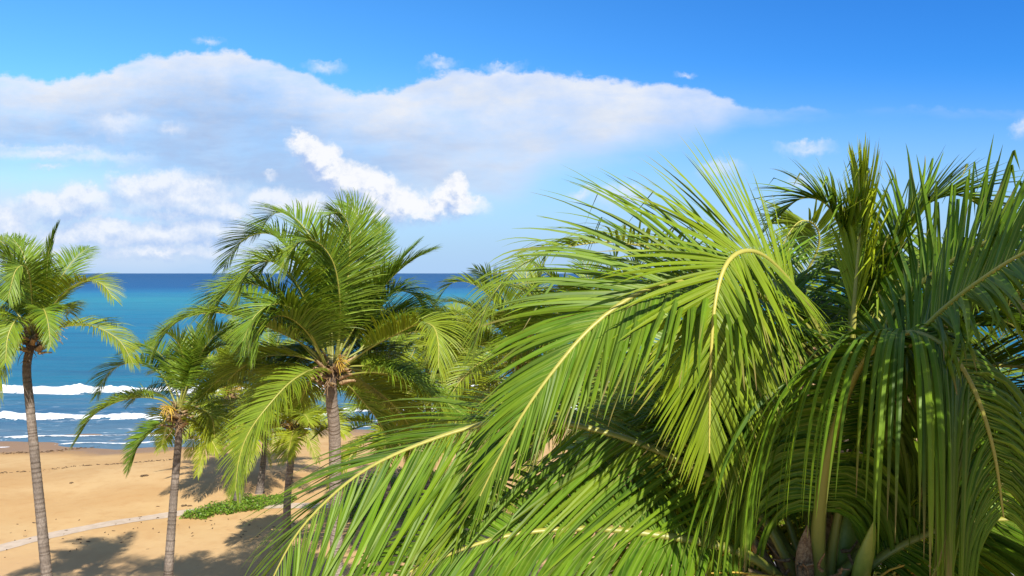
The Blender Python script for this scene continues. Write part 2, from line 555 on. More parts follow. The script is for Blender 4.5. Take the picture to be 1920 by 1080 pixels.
# ------------------------------------------------------------------ sea
def sea_material():
    m, n = new_mat('sea_water')
    geo = n.new('ShaderNodeNewGeometry')
    P = geo.outputs['Position']
    sp = n.new('ShaderNodeSeparateXYZ')
    m.node_tree.links.new(P, sp.inputs[0])
    # distance off the shore on a log scale (water gets deeper, reef flats in between)
    pn = n.v('MULTIPLY', P, (.004, .011, 0))
    big = n.noise(pn, 1.0, 5, .55)
    ly = n.m('LOGARITHM', n.m('MAXIMUM', sp.outputs[1], 20.0), 10.0)
    ly = n.m('ADD', ly, n.m('MULTIPLY', n.m('SUBTRACT', big, .5), .16))
    ly = n.m('ADD', ly, n.m('MULTIPLY', sp.outputs[0], -.00008))
    t = n.m('DIVIDE', n.m('SUBTRACT', ly, 1.6), 2.4, clamp=True)   # y=40 -> 0, y=10000 -> 1
    def pos(y):
        return (math.log10(y) - 1.6) / 2.4
    c = n.ramp(t, [(pos(44), (.105, .175, .235)), (pos(60), (.060, .150, .235)), (pos(74), (.025, .150, .235)), (pos(100), (.012, .142, .245)),
                   (pos(180), (.010, .160, .275)), (pos(330), (.022, .220, .295)), (pos(460), (.008, .150, .300)), (pos(620), (.003, .082, .225)), (pos(2500), (.002, .065, .190))])
    streak = n.noise(n.v('MULTIPLY', P, (.03, .22, 0)), 1.0, 6, .65)
    c = n.mix(n.smooth(streak, .42, .72, 0, .55), c, (.012, .080, .175))
    st2 = n.noise(n.v('MULTIPLY', P, (.10, .55, 0)), 1.0, 6, .7)
    c = n.mix(n.smooth(st2, .55, .80, 0, .30), c, (.07, .25, .33))
    # drifting foam near the beach
    warp = n.v('ADD', P, n.v('SCALE', n.noise(P, .5, 3, .5, col=True), 1.6))
    lace = n.noise(n.v('MULTIPLY', warp, (.35, .9, 1)), 1.4, 7, .68)
    near = n.smooth(sp.outputs[1], 74, 52, 0, 1)
    foam = n.m('MULTIPLY', n.smooth(lace, .56, .70), near)
    c = n.mix(n.m('MULTIPLY', foam, .62), c, (.62, .66, .70))
    crest = n.noise(n.v('MULTIPLY', P, (.05, .16, 0)), 1.0, 4, .7)
    caps = n.m('MULTIPLY', n.smooth(crest, .735, .76), n.smooth(sp.outputs[1], 600, 900))
    c = n.mix(n.m('MULTIPLY', caps, .5), c, (.6, .65, .7))
    w1 = n.noise(n.v('MULTIPLY', P, (.35, 1.0, 1)), .9, 6, .62)
    w2 = n.noise(n.v('MULTIPLY', P, (.03, .09, 1)), .9, 6, .62)
    h = n.m('ADD', n.m('MULTIPLY', w1, .35), n.m('MULTIPLY', w2, 2.0))
    return finish(m, n, principled(n, c, n.smooth(foam, 0, 1, .4, .8), .02, bump(n, h, .9, .6)))
SEA = sea_material()

def breaker(x, k):
    x = np.asarray(x, float)
    if k == 0:
        return shore(x) * .35 + 53.3 + .6 * np.sin(x * .12 + .6) + .25 * np.sin(x * .5)
    return shore(x) * .35 + 40.8 + .5 * np.sin(x * .15 + 2) + .22 * np.sin(x * .45)

def sea_z(x, y):
    near = 1 - smoothstep(90, 400, y)
    z = SEA_Z + near * (.06 * np.sin(y * 1.1 + .5 * np.sin(x * .21) + .1 * x) + .04 * np.sin(y * 2.3 - .35 * x + 1) + .03 * np.sin(.9 * x + y * 1.7))
    for k, hgt in ((0, .45), (1, .28)):
        d = y - breaker(x, k)
        z = z + hgt * np.exp(-(d / np.where(d > 0, 2.2, .9)) ** 2) * (.8 + .2 * np.sin(x * .23 + k))
    z = z - .0 * x
    return z

yr = np.r_[np.arange(42, 82, .35), np.geomspace(82, 26000, 90)]
ux = np.linspace(-1, 1, 240)
half = np.maximum(110, yr * 1.6)
SX = ux[None] * half[:, None]
SY = np.repeat(yr[:, None], 240, 1)
tag(grid_mesh('sea', SX, SY, sea_z(SX, SY), SEA), kind='structure')

def foam_material():
    m, n = new_mat('white_foam')
    geo = n.new('ShaderNodeNewGeometry')
    nz = n.noise(geo.outputs['Position'], 3.0, 6, .7)
    c = n.mix(n.smooth(nz, .35, .6), (.50, .56, .61), (.80, .81, .82))
    return finish(m, n, principled(n, c, .9, .1, bump(n, nz, .8, .12)))
FOAM = foam_material()

def vnoise(x, y, seed):
    """smooth 2-D value noise in numpy"""
    rs = np.random.RandomState(seed)
    g = rs.rand(256, 256)
    xi = np.floor(x).astype(int)
    yi = np.floor(y).astype(int)
    fx = x - xi
    fy = y - yi
    fx = fx * fx * (3 - 2 * fx)
    fy = fy * fy * (3 - 2 * fy)
    def G(a, b):
        return g[a % 256, b % 256]
    return (G(xi, yi) * (1 - fx) + G(xi + 1, yi) * fx) * (1 - fy) + (G(xi, yi + 1) * (1 - fx) + G(xi + 1, yi + 1) * fx) * fy

def foam_row(name, centre, depth, hgt, x0, x1, seed, thr=.38):
    nx, ny = int((x1 - x0) / .16), 34
    x = np.linspace(x0, x1, nx)
    k = np.linspace(-.5, .5, ny)
    X = np.repeat(x[None], ny, 0)
    wid = depth * (.45 + 1.1 * vnoise(x * .18, x * 0 + 3, seed))
    Yg = centre(x)[None] + k[:, None] * wid[None] - .3
    nz = .5 * vnoise(X * .8, Yg * 1.1, seed + 1) + .3 * vnoise(X * 2.1, Yg * 2.4, seed + 2) + .2 * vnoise(X * 5, Yg * 5, seed + 3)
    prof = np.exp(-((k[:, None] - .05) / .30) ** 2)
    mask = nz * .9 + prof * .55
    Zf = sea_z(X, Yg) + .015 + hgt * np.clip(mask - thr, 0, 1) * prof * (.5 + .9 * nz)
    r, c = X.shape
    i = np.arange(r - 1)[:, None] * c
    j = np.arange(c - 1)[None]
    f = np.stack([i + j, i + j + 1, i + c + j + 1, i + c + j], -1).reshape(-1, 4)
    keep = (mask[:-1, :-1] > thr + .12).ravel()
    o = mesh_object(name, np.stack([X, Yg, Zf], -1).reshape(-1, 3), f[keep], FOAM)
    return tag(o, kind='stuff')
tag(foam_row('surf_foam', lambda x: breaker(x, 0), 2.3, .42, -75, 40, 11), 'white foam of the outer breaking wave')
tag(foam_row('surf_foam', lambda x: breaker(x, 1), 1.6, .26, -75, 40, 21, .42), 'white foam of the inner breaking wave')
tag(foam_row('surf_foam', lambda x: shore(x) + 3.2, 1.6, .12, -75, 40, 31, .72), 'thin broken foam patches close to the sand')
tag(foam_row('surf_foam', lambda x: shore(x) + .55, .5, .05, -75, 40, 41, .50), 'thin foam edge washing onto the sand')

# ------------------------------------------------------------------ palms
WIND = np.array([-.55, -.05, 0.0])

def frond_geo(ctrl, rng, nl=90, L=.9, W=.04, s0=.22, alpha=(78, 26), vee=(32, 6), droop=1.1, wind=.35, roll=(0, 0), seg=8, kink=0.0,
              yel=.15, brn=.05, r0=.03, jit=1.0, twist=12, tipyel=0.0, apow=.9, g0=.25, sides=6, prof=None, gap=0.0):
    M = 56
    R, RL = spline(ctrl, M)
    T = nrm(np.gradient(R, axis=0))
    out = R[-1] - R[0]
    out[2] = 0
    if np.linalg.norm(out) < .15:
        out = R[M // 2] - R[0]
        out[2] = 0
    out = out / max(np.linalg.norm(out), 1e-6)
    S = np.cross(out, Z)[None] + T * 0
    S = nrm(S - T * np.sum(S * T, 1, keepdims=True))
    Uv = np.cross(S, T)
    ang = np.radians(np.linspace(roll[0], roll[1], M))[:, None]
    S, Uv = S * np.cos(ang) + Uv * np.sin(ang), Uv * np.cos(ang) - S * np.sin(ang)
    # rachis
    s = np.linspace(0, 1, M)
    rad = r0 * (1.0 - .90 * s ** .8) * (1 + .7 * np.exp(-s / .05))
    a = np.linspace(0, 2 * math.pi, sides, endpoint=False)
    ring = np.cos(a)[None, :, None] * S[:, None] + .72 * np.sin(a)[None, :, None] * Uv[:, None]
    rv = R[:, None] + ring * rad[:, None, None]
    i = np.arange(M - 1)[:, None] * sides
    j = np.arange(sides)[None]
    j2 = (j + 1) % sides
    rf = np.stack([i + j, i + j2, i + sides + j2, i + sides + j], -1).reshape(-1, 4)
    rc = np.zeros((M, sides, 4))
    rc[:, :, 0] = (np.clip(.25 + .9 * s, 0, 1) * (.6 + .4 * min(1, yel * 2)))[:, None]
    rc[:, :, 2] = (.8 * np.exp(-s / .035))[:, None]
    rc[:, :, 3] = 1
    # leaflets
    u = np.linspace(0, 1, nl)
    P = []
    for sg in (-1, 1):
        uu = np.clip(u + rng.uniform(-.35, .35, nl) / nl, 0, 1)
        P.append(np.stack([uu, np.full(nl, sg)], 1))
    P = np.vstack(P)
    if gap > 0:
        P = P[rng.rand(len(P)) > gap]
    uu, sg = P[:, 0], P[:, 1]
    ss = s0 + (1 - s0) * uu * .995
    fi = ss * (M - 1)
    i0 = np.clip(fi.astype(int), 0, M - 2)
    fr = (fi - i0)[:, None]
    lerp = lambda A: A[i0] * (1 - fr) + A[i0 + 1] * fr
    p, t_, s_, u_ = lerp(R), nrm(lerp(T)), nrm(lerp(S)), nrm(lerp(Uv))
    n = len(uu)
    al = np.radians(alpha[0] + (alpha[1] - alpha[0]) * uu ** apow + rng.normal(0, 3.0 * jit, n))
    be = np.radians(vee[0] + (vee[1] - vee[0]) * uu + rng.normal(0, 5.0 * jit, n))
    d = np.cos(al)[:, None] * t_ + np.sin(al)[:, None] * (sg[:, None] * s_ * np.cos(be)[:, None] + u_ * np.sin(be)[:, None])
    d = nrm(d)
    pr = prof or ([0, .06, .25, .55, .85, 1], [.50, .80, 1.0, .92, .60, .34])
    ln = L * np.interp(uu, *pr) * rng.uniform(.86, 1.08, n)
    wd = W * np.interp(uu, [0, .15, .6, 1], [.6, 1, .9, .45]) * rng.uniform(.8, 1.15, n)
    p = p + s_ * sg[:, None] * (np.interp(ss, s, rad) * .8)[:, None]
    w = t_ - d * np.sum(t_ * d, 1, keepdims=True)
    w = nrm(w)
    tw = np.radians(rng.normal(0, twist, n))[:, None]
    nn = np.cross(w, d)
    sgn = np.sign(np.sum(nn * u_, 1, keepdims=True))
    nn = nn * sgn
    w = w * np.cos(tw) + nn * np.sin(tw)
    dr = droop * rng.uniform(.65, 1.35, n)
    # clumps of neighbouring leaflets move together in the wind
    ph = uu * 23 + rng.uniform(0, 6)
    wn = wind * (1 + .5 * np.sin(ph)) * rng.uniform(.6, 1.4, n)
    kk = np.where(rng.rand(n) < kink, rng.randint(max(2, int(seg * .55)), max(3, int(seg * .85)), n), 99)
    V = np.zeros((n, seg + 1, 4, 3))
    C = np.zeros((n, seg + 1, 4, 4))
    fold = rng.uniform(.25, .65, n)[:, None]
    q = p.copy()
    rnd = np.clip(rng.normal(.45, .28, n), 0, 1)
    yl = np.clip(yel + rng.normal(0, .07, n) + tipyel * uu, 0, 1)
    bn = np.where(rng.rand(n) < brn * 2, rng.uniform(.4, 1, n), brn * .3)
    wx = wd[:, None]
    for k in range(seg + 1):
        f = k / seg
        ww = w - d * np.sum(w * d, 1, keepdims=True)
        w = nrm(ww)
        no = np.cross(w, d)
        no = no * np.sign(np.sum(no * nn, 1, keepdims=True) + 1e-9)
        nn = no
        pw = min(1.0, .35 + f * 7) * max(.03, (1 - f ** 2.6)) ** .9
        hw = .5 * wx * pw
        V[:, k, 0] = q - w * hw - no * hw * fold
        V[:, k, 1] = q
        V[:, k, 2] = q
        V[:, k, 3] = q + w * hw - no * hw * fold
        C[:, k, :, 0] = np.clip(yl + .12 * f, 0, 1)[:, None]
        C[:, k, 1:3, 1] = 1 - .5 * f
        C[:, k, :, 2] = (bn * smoothstep(.72, 1.0, np.array(f)))[:, None]
        C[:, k, :, 3] = rnd[:, None]
        step = (ln / seg)[:, None]
        q = q + d * step
        g = (g0 + 1.1 * f)
        d = d + (-Z[None] * dr[:, None] * g + WIND[None] * wn[:, None] * g + rng.normal(0, .02 * jit, (n, 3))) / seg
        hit = kk == k
        if hit.any():
            d[hit] = d[hit] * .25 + np.array([-.30, -.10, -.85]) + rng.normal(0, .18, (hit.sum(), 3))
        d = nrm(d)
    return dict(R=R, rv=rv.reshape(-1, 3), rf=rf, rc=rc.reshape(-1, 4), V=V, C=C, L=ln, W=wd)

def strip_faces(nl, seg):
    i = (np.arange(nl) * (seg + 1) * 4)[:, None, None]
    k = (np.arange(seg) * 4)[None, :, None]
    j = np.array([0, 2])[None, None]
    b = i + k + j
    return np.stack([b, b + 1, b + 5, b + 4], -1).reshape(-1, 4)

def px_of(P):
    """world points -> photo pixels and distance"""
    q = P - np.array([0, 0, CAM_Z])
    c, s = math.cos(PITCH), math.sin(PITCH)
    dep = q[..., 1] * c - q[..., 2] * s
    up = q[..., 1] * s + q[..., 2] * c
    dep = np.maximum(dep, .05)
    return 960 + F * q[..., 0] / dep, 540 - F * up / dep, dep

def spray(crown, rng, phi, elev, length, grav, wind=.25, n=9):
    """a free-hanging rachis: leaves the crown at elev degrees and bends under its weight"""
    d = np.array([math.cos(phi) * math.cos(elev), math.sin(phi) * math.cos(elev), math.sin(elev)])
    p = np.array(crown, float)
    out = [p.copy()]
    for k in range(n):
        p = p + d * length / n
        out.append(p.copy())
        d = d + (-Z * grav * (.5 + 1.1 * k / n) + WIND * wind) / n
        d = d / np.linalg.norm(d)
    return out

def trunk_geo(pts, r_base, r_top, rng, ring=.09, sides=14):
    path, L = spline(pts, max(24, int(L_of(pts) / (ring / 3))))
    n = len(path)
    s = np.linspace(0, 1, n)            # 0 = top, 1 = foot
    rad = r_top + (r_base - r_top) * s ** 1.3
    rad = rad * (1 + .55 * np.exp(-(1 - s) * L / .35))
    pos_ = np.cumsum(ring * rng.uniform(.55, 1.6, int(L / ring * 1.3) + 4))
    zz = s * L
    dmin = np.abs(zz[:, None] - pos_[None]).min(1)
    groove = np.exp(-(dmin / (ring * .2)) ** 2) * (.35 + .65 * np.interp(zz, pos_, rng.rand(len(pos_))))
    rad = rad * (1 - .055 * groove) * (1 + rng.normal(0, .008, n))
    a = np.linspace(0, 2 * math.pi, sides, endpoint=False)
    radii = rad[:, None] * (1 + .03 * np.sin(a * 3 + s[:, None] * 9) + rng.normal(0, .008, (n, sides)))
    v, f = tube(path, radii, sides, ref=np.array([0.0, 1.0, 0.02]))
    c = np.zeros((n, sides, 4))
    c[:, :, 0] = groove[:, None]
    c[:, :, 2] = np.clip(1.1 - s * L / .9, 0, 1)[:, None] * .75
    c[:, :, 3] = 1
    return v, f, c.reshape(-1, 4)

def L_of(pts):
    p = np.asarray(pts, float)
    return float(np.linalg.norm(np.diff(p, axis=0), axis=1).sum())

def stubs(crown, rng, n, length, r):
    """old leaf bases left under the crown"""
    parts = []
    for k in range(n):
        ph = k * 2.4 + rng.uniform(-.2, .2)
        el = rng.uniform(.15, 1.0)
        z = crown + np.array([math.cos(ph) * r * 1.6, math.sin(ph) * r * 1.6, rng.uniform(-.32, .08)])
        d = np.array([math.cos(ph) * math.cos(el), math.sin(ph) * math.cos(el), math.sin(el)])
        l = length * rng.uniform(.5, 1.2)
        pts = [z, z + d * l * .5, z + d * l + Z * (-.03)]
        path, _ = spline(pts, 6)
        parts.append(tube(path, np.linspace(r * .75, r * .38, 6), 6, flat=.5))
    return join(parts)

def blob(centre, rx, ry, rz, rng, seg=10, rings=7, ridge=.06):
    th = np.linspace(0.02, math.pi - .02, rings)
    ph = np.linspace(0, 2 * math.pi, seg, endpoint=False)
    r = 1 + ridge * np.cos(3 * ph)[None] + rng.normal(0, .015, (rings, seg))
    v = np.stack([rx * np.sin(th)[:, None] * np.cos(ph)[None] * r, ry * np.sin(th)[:, None] * np.sin(ph)[None] * r, rz * np.cos(th)[:, None] * r * 1.0 + 0 * ph[None]], -1)
    i = np.arange(rings - 1)[:, None] * seg
    j = np.arange(seg)[None]
    j2 = (j + 1) % seg
    f = np.stack([i + j, i + seg + j, i + seg + j2, i + j2], -1).reshape(-1, 4)
    return (v + centre).reshape(-1, 3), f

def palm(label, trunk_pts, r_base, r_top, fronds, seed, mat=LEAF_FAR, single=0, group='coconut palms by the beach', dress=True, flowers=0, nuts=0, boot=.35, bark=None):
    """fronds: list of (ctrl, options)"""
    rng = np.random.RandomState(seed)
    base = np.array(trunk_pts[-1], float)
    root = bpy.data.objects.new('coconut_palm', None)
    root.empty_display_size = .5
    COL.objects.link(root)
    root.location = base
    assert len(label.split()) <= 16, label
    tag(root, label, 'palm tree', group)
    crown = np.array(trunk_pts[0], float)
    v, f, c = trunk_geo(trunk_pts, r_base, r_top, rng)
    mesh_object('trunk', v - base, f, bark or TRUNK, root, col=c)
    if dress:
        v, f = stubs(crown, rng, 22, boot, r_top)
        mesh_object('leaf_base', v - base, f, BOOT, root)['kind'] = 'stuff'
        fib = []
        for k in range(70):
            ph = rng.uniform(0, 6.28)
            z = crown + np.array([math.cos(ph) * r_top * 1.3, math.sin(ph) * r_top * 1.3, rng.uniform(-.35, .30)])
            q = z + np.array([math.cos(ph) * .16, math.sin(ph) * .16, rng.uniform(-.28, .2)]) * rng.uniform(.4, 1.4)
            fib.append(tube(spline([z, (z + q) / 2 + rng.normal(0, .03, 3), q], 5)[0], np.linspace(.012, .004, 5), 4))
        v, f = join(fib)
        mesh_object('fibre', v - base, f, FIBRE, root)['kind'] = 'stuff'
    for k in range(flowers):
        ph = rng.uniform(0, 6.28)
        parts = []
        d = np.array([math.cos(ph), math.sin(ph), .55])
        stem_end = crown + d * .42
        parts.append(tube(spline([crown, crown + d * .22 + Z * .04, stem_end], 6)[0], np.linspace(.022, .014, 6), 5))
        for b in range(24):
            e = stem_end - d * rng.uniform(0, .2)
            q = e + d * rng.uniform(.1, .3) + rng.normal(0, .1, 3) - Z * rng.uniform(.05, .3)
            parts.append(tube(spline([e, (e + q) / 2 + Z * .04, q], 5)[0], np.linspace(.009, .004, 5), 4))
        v, f = join(parts)
        mesh_object('flower_stalk', v - base, f, FLOWER, root)
    for k in range(nuts):
        ph = k * 1.1 + rng.uniform(0, .5) - 2.6
        c0 = crown + np.array([math.cos(ph) * .26, math.sin(ph) * .26, rng.uniform(-.32, -.05)])
        v, f = blob(c0, .105, .105, .135, rng)
        mesh_object('coconut', v - base, f, COCO, root)
    geos = []
    for ctrl, op in fronds:
        geos.append(frond_geo(ctrl, rng, **op))
    chosen = [np.zeros(len(g['L']), bool) for g in geos]
    if single:
        sc = []
        for gi, g in enumerate(geos):
            mid = g['V'][:, g['V'].shape[1] // 2, 1]
            x, y, dep = px_of(mid)
            tip = g['V'][:, -1, 1]
            x2, y2, dep2 = px_of(tip)
            x1, y1, dep1 = px_of(g['V'][:, 0, 1])
            vis = (np.clip(x, -20, 1940) == x) & (np.clip(y, -20, 1100) == y)
            area = np.hypot(x2 - x1, y2 - y1) * g['W'] * F / dep * vis
            sc += [(a, gi, i) for i, a in enumerate(area)]
        sc.sort(reverse=True)
        for a, gi, i in sc[:single]:
            if a > 0:
                chosen[gi][i] = True
    for g, ch in zip(geos, chosen):
        fo = mesh_object('frond', g['rv'] - base, g['rf'], STEM, root, col=g['rc'])
        nseg = g['V'].shape[1] - 1
        rest = g['V'][~ch]
        if len(rest):
            lo = mesh_object('leaflets', rest.reshape(-1, 3) - base, strip_faces(len(rest), nseg), mat, fo, col=g['C'][~ch].reshape(-1, 4))
            lo['kind'] = 'stuff'
        for i in np.nonzero(ch)[0]:
            mesh_object('leaflet', g['V'][i].reshape(-1, 3) - base, strip_faces(1, nseg), mat, fo, col=g['C'][i].reshape(-1, 4))
    return root

def P(*pts):
    return [at(*p) for p in pts]

def with_depth(D, pts):
    """(px, py[, extra distance]) around distance D"""
    return [at(p[0], p[1], D + (p[2] if len(p) > 2 else 0)) for p in pts]

def fill(crown, rng, n, length, base_opts, phi0=0.0, arc=2 * math.pi, e0=80, e1=-25, lean=0.0, ymin=None):
    out = []
    for k in range(n):
        a = (k + .5) / n
        phi = phi0 + ((k * .618034) % 1.0) * arc + rng.uniform(-.15, .15)
        el = math.radians(e0 + (e1 - e0) * a + rng.uniform(-8, 8))
        c = spray(crown, rng, phi, el, length * rng.uniform(.85, 1.08), rng.uniform(1.2, 1.8) * (1 - .3 * a))
        op = dict(base_opts)
        op['yel'] = np.clip(op.get('yel', .12) + .28 * a ** 2 + rng.uniform(-.05, .1), 0, .9)
        op['droop'] = op.get('droop', 1.1) * (.8 + .7 * a)
        op['roll'] = (rng.uniform(-15, 15), rng.uniform(-35, 35))
        out.append((c, op))
    return out

# ---- near palm whose crown sits at the bottom edge
FG = dict(nl=96, L=.95, W=.036, seg=10, r0=.042, sides=8, yel=.06, brn=.16, gap=.03)
def O(base, **kw):
    d = dict(base)
    d.update(kw)
    return d

rng = np.random.RandomState(5)
c1 = at(1535, 1125, 4.6)
near = []
# great arching frond in front, seen from below
near.append((P((1532, 1125, 4.6), (1534, 1000, 4.52), (1548, 880, 4.42), (1580, 760, 4.3), (1628, 665, 4.18), (1695, 624, 4.05), (1765, 645, 3.93), (1822, 722, 3.85), (1862, 840, 3.8), (1882, 970, 3.8)),
             O(FG, nl=150, L=1.35, W=.036, s0=.20, alpha=(98, 50), vee=(16, 0), droop=2.6, g0=1.5, wind=.06, kink=.08, yel=.04, r0=.050, roll=(68, -40), prof=([0, .06, .25, .55, .85, 1], [.6, .85, 1, .95, .75, .45]))))
# long frond sweeping left along the bottom
near.append((P((1510, 1120, 4.7), (1440, 985, 4.78), (1370, 916, 4.82), (1285, 868, 4.84), (1150, 815, 4.84), (1010, 788, 4.8), (885, 800, 4.72), (700, 872, 4.58), (580, 972, 4.5), (518, 1070, 4.45), (488, 1160, 4.42)),
             O(FG, nl=124, L=1.36, W=.029, s0=.16, alpha=(62, 36), vee=(-26, -24), droop=.60, wind=.25, kink=.05, gap=.04, yel=.12, roll=(26, 24), twist=22, prof=([0, .06, .25, .55, .85, 1], [.6, .85, 1, 1.0, .88, .62]))))
# frond rising to the right edge
near.append((P((1550, 1120, 4.65), (1575, 950, 4.6), (1625, 785, 4.5), (1690, 668, 4.35), (1755, 592, 4.15), (1840, 524, 3.9), (1930, 470, 3.65), (2020, 450, 3.4), (2110, 470, 3.2)),
             O(FG, L=.72, W=.042, s0=.32, alpha=(88, 40), vee=(10, 5), droop=.75, wind=.1, kink=.40, yel=.03, roll=(-44, -56), brn=.2)))
# shaded lower frond crossing the bottom
near.append((P((1515, 1135, 4.6), (1400, 1040, 4.55), (1215, 1000, 4.5), (1060, 992, 4.5), (920, 1012, 4.4), (760, 1076, 4.3), (690, 1125, 4.2)),
             O(FG, L=.9, W=.036, s0=.2, alpha=(75, 32), vee=(10, 2), droop=1.7, wind=.2, yel=.03, roll=(35, 35))))
# lower fronds to the right
near.append((P((1560, 1130, 4.6), (1660, 1040, 4.5), (1790, 985, 4.4), (1930, 975, 4.3), (2080, 1010, 4.2)),
             O(FG, L=.95, W=.036, s0=.2, droop=1.9, vee=(10, 0), yel=.05, roll=(-30, -30))))
near.append((P((1560, 1130, 4.7), (1700, 940, 4.9), (1830, 840, 5.0), (1960, 820, 5.0), (2090, 880, 5.0)),
             O(FG, L=.95, W=.038, s0=.2, droop=1.5, vee=(15, 0), yel=.12)))
near.append((P((1540, 1120, 4.75), (1590, 930, 5.1), (1700, 800, 5.5), (1850, 740, 5.8), (1990, 790, 6.0)),
             O(FG, L=.95, W=.038, s0=.2, droop=1.3, vee=(15, 0), yel=.10)))
# behind, up-left
near.append((P((1520, 1120, 4.8), (1470, 960, 5.0), (1400, 850, 5.2), (1300, 800, 5.3), (1200, 830, 5.4), (1130, 900, 5.4)),
             O(FG, L=.9, W=.036, s0=.22, droop=1.3, vee=(15, 0), yel=.10)))
near.append((P((1525, 1120, 4.9), (1510, 900, 5.3), (1480, 760, 5.6), (1420, 690, 5.8), (1340, 690, 5.9), (1280, 760, 5.9)),
             O(FG, L=.9, W=.036, s0=.22, droop=1.2, vee=(18, 0), yel=.10)))
near += fill(c1, rng, 10, 3.4, O(FG, W=.036, droop=1.3), phi0=.15, arc=2.6, e0=45, e1=-35)
near_root = palm('big coconut palm filling the lower right with a dark arching frond seen from underneath', [c1, at(1537, 1190, 4.62), c1 + np.array([.05, .1, -3.5]), np.array([c1[0] + .25, c1[1] + .35, -.15])],
     .19, .13, near, 101, mat=LEAF, single=300, flowers=3, nuts=4, boot=.5)

# boat-shaped sheaths and old stalks in the heart of that crown
for pts, r, mt in (([(1606, 1120, 4.45), (1618, 1060, 4.42), (1632, 1010, 4.4), (1640, 975, 4.38)], .055, SPATHE),
                   ([(1585, 1100, 4.72), (1590, 1030, 4.74), (1592, 980, 4.76), (1590, 950, 4.78)], .085, SPATHE),
                   ([(1512, 1110, 4.52), (1508, 1040, 4.52), (1514, 985, 4.52)], .055, FIBRE)):
    pth, _ = spline(P(*pts), 12)
    q = np.linspace(0, 1, 12)
    v, f = tube(pth, r * np.maximum(.06, np.sin(math.pi * (.22 + .78 * q)) ** .8), 10, ref=np.array([0, 1.0, .05]), flat=.45)
    mesh_object('spathe', v - np.array(near_root.location), f, mt, near_root)

# ---- second near palm just behind it
KC = .83
def Q(*pts):
    return [at(p[0], p[1], p[2] * KC) for p in pts]
c2 = at(1592, 730, 6.6 * KC)
mid = []
# long frond over the sea
mid.append((Q((1585, 735, 6.6), (1520, 622, 6.35), (1440, 562, 6.05), (1340, 530, 5.75), (1265, 527, 5.55), (1190, 553, 5.38), (1110, 612, 5.22), (1040, 692, 5.1), (978, 780, 5.02), (930, 868, 5.0), (900, 930, 5.0)),
            O(FG, nl=124, L=1.22, W=.034, s0=.24, alpha=(86, 13), apow=.55, vee=(14, 2), droop=.75, wind=.32, kink=.05, gap=.04, yel=.10, roll=(42, 30), twist=11, r0=.040, prof=([0, .06, .2, .45, .7, 1], [.6, .9, 1, .74, .44, .22]))))
# folded bright frond with an upright fan
mid.append((Q((1590, 735, 6.6), (1545, 640, 6.3), (1492, 545, 6.0), (1442, 487, 5.72), (1400, 470, 5.5), (1364, 492, 5.32), (1343, 555, 5.2), (1334, 650, 5.12), (1331, 750, 5.08), (1330, 850, 5.05)),
            O(FG, nl=112, L=.80, W=.028, s0=.34, alpha=(84, 14), vee=(14, 0), droop=.45, wind=.10, yel=.34, twist=9, r0=.036, roll=(74, 30))))
# hanging shaded frond between
mid.append((Q((1585, 745, 6.5), (1520, 660, 6.4), (1450, 622, 6.25), (1408, 650, 6.15), (1425, 730, 6.1), (1452, 830, 6.1), (1465, 920, 6.1)),
            O(FG, L=.9, W=.038, s0=.25, droop=1.2, vee=(10, 0), yel=.02)))
# young upright spear leaves
mid.append((Q((1592, 730, 6.6), (1600, 600, 6.6), (1608, 500, 6.6), (1614, 410, 6.6), (1610, 330, 6.6)),
            O(FG, nl=64, L=.72, W=.034, s0=.36, alpha=(34, 11), vee=(5, 0), droop=.22, wind=.15, kink=.35, yel=.75, brn=.03, twist=25)))
# tall dark leaflets with snapped tips
mid.append((Q((1600, 735, 6.6), (1680, 580, 6.25), (1770, 500, 5.9), (1880, 440, 5.5), (1990, 410, 5.2), (2100, 420, 4.9)),
            O(FG, nl=60, L=.82, W=.040, s0=.18, alpha=(86, 45), vee=(20, 10), droop=.10, wind=.02, kink=.8, yel=.03, roll=(-60, -55), brn=.2)))
mid.append((Q((1598, 735, 6.7), (1650, 590, 7.0), (1720, 500, 7.3), (1810, 470, 7.5), (1910, 500, 7.7)),
            O(FG, L=.95, W=.04, s0=.25, droop=.9, vee=(25, 5), yel=.15)))
mid.append((Q((1600, 740, 6.6), (1700, 660, 6.4), (1820, 610, 6.2), (1940, 620, 6.0), (2060, 680, 5.8)),
            O(FG, L=1.0, W=.042, s0=.2, droop=1.2, vee=(15, 0), yel=.06)))
mid.append((Q((1588, 740, 6.7), (1560, 640, 7.1), (1520, 580, 7.4), (1450, 550, 7.6), (1380, 570, 7.8), (1330, 630, 7.9)),
            O(FG, L=.9, W=.04, s0=.22, droop=1.3, vee=(12, 0), yel=.12)))
mid.append((Q((1592, 730, 6.7), (1636, 580, 6.8), (1675, 470, 6.85), (1722, 395, 6.8), (1790, 365, 6.7), (1860, 395, 6.6)),
            O(FG, nl=84, L=.85, W=.034, s0=.25, alpha=(70, 30), droop=.55, vee=(25, 8), yel=.16, kink=.2)))
mid.append((Q((1588, 730, 6.8), (1596, 580, 6.95), (1585, 460, 7.0), (1552, 385, 7.0), (1502, 372, 7.0), (1455, 410, 7.0)),
            O(FG, nl=84, L=.75, W=.034, s0=.25, alpha=(70, 30), droop=.7, vee=(25, 8), yel=.14, kink=.1)))
mid += fill(c2, rng, 16, 3.2, O(FG, W=.036, droop=1.2), phi0=-.3, arc=3.3, e0=48, e1=-40)
palm('coconut palm with a yellow-green upright spear leaf and long fronds sweeping left over the sea', [c2, at(1590, 790, 6.62 * KC), c2 + np.array([.1, .25, -4]), np.array([c2[0] + .3, c2[1] + .6, -.12])],
     .19, .14, mid, 102, mat=LEAF, single=300, nuts=3)

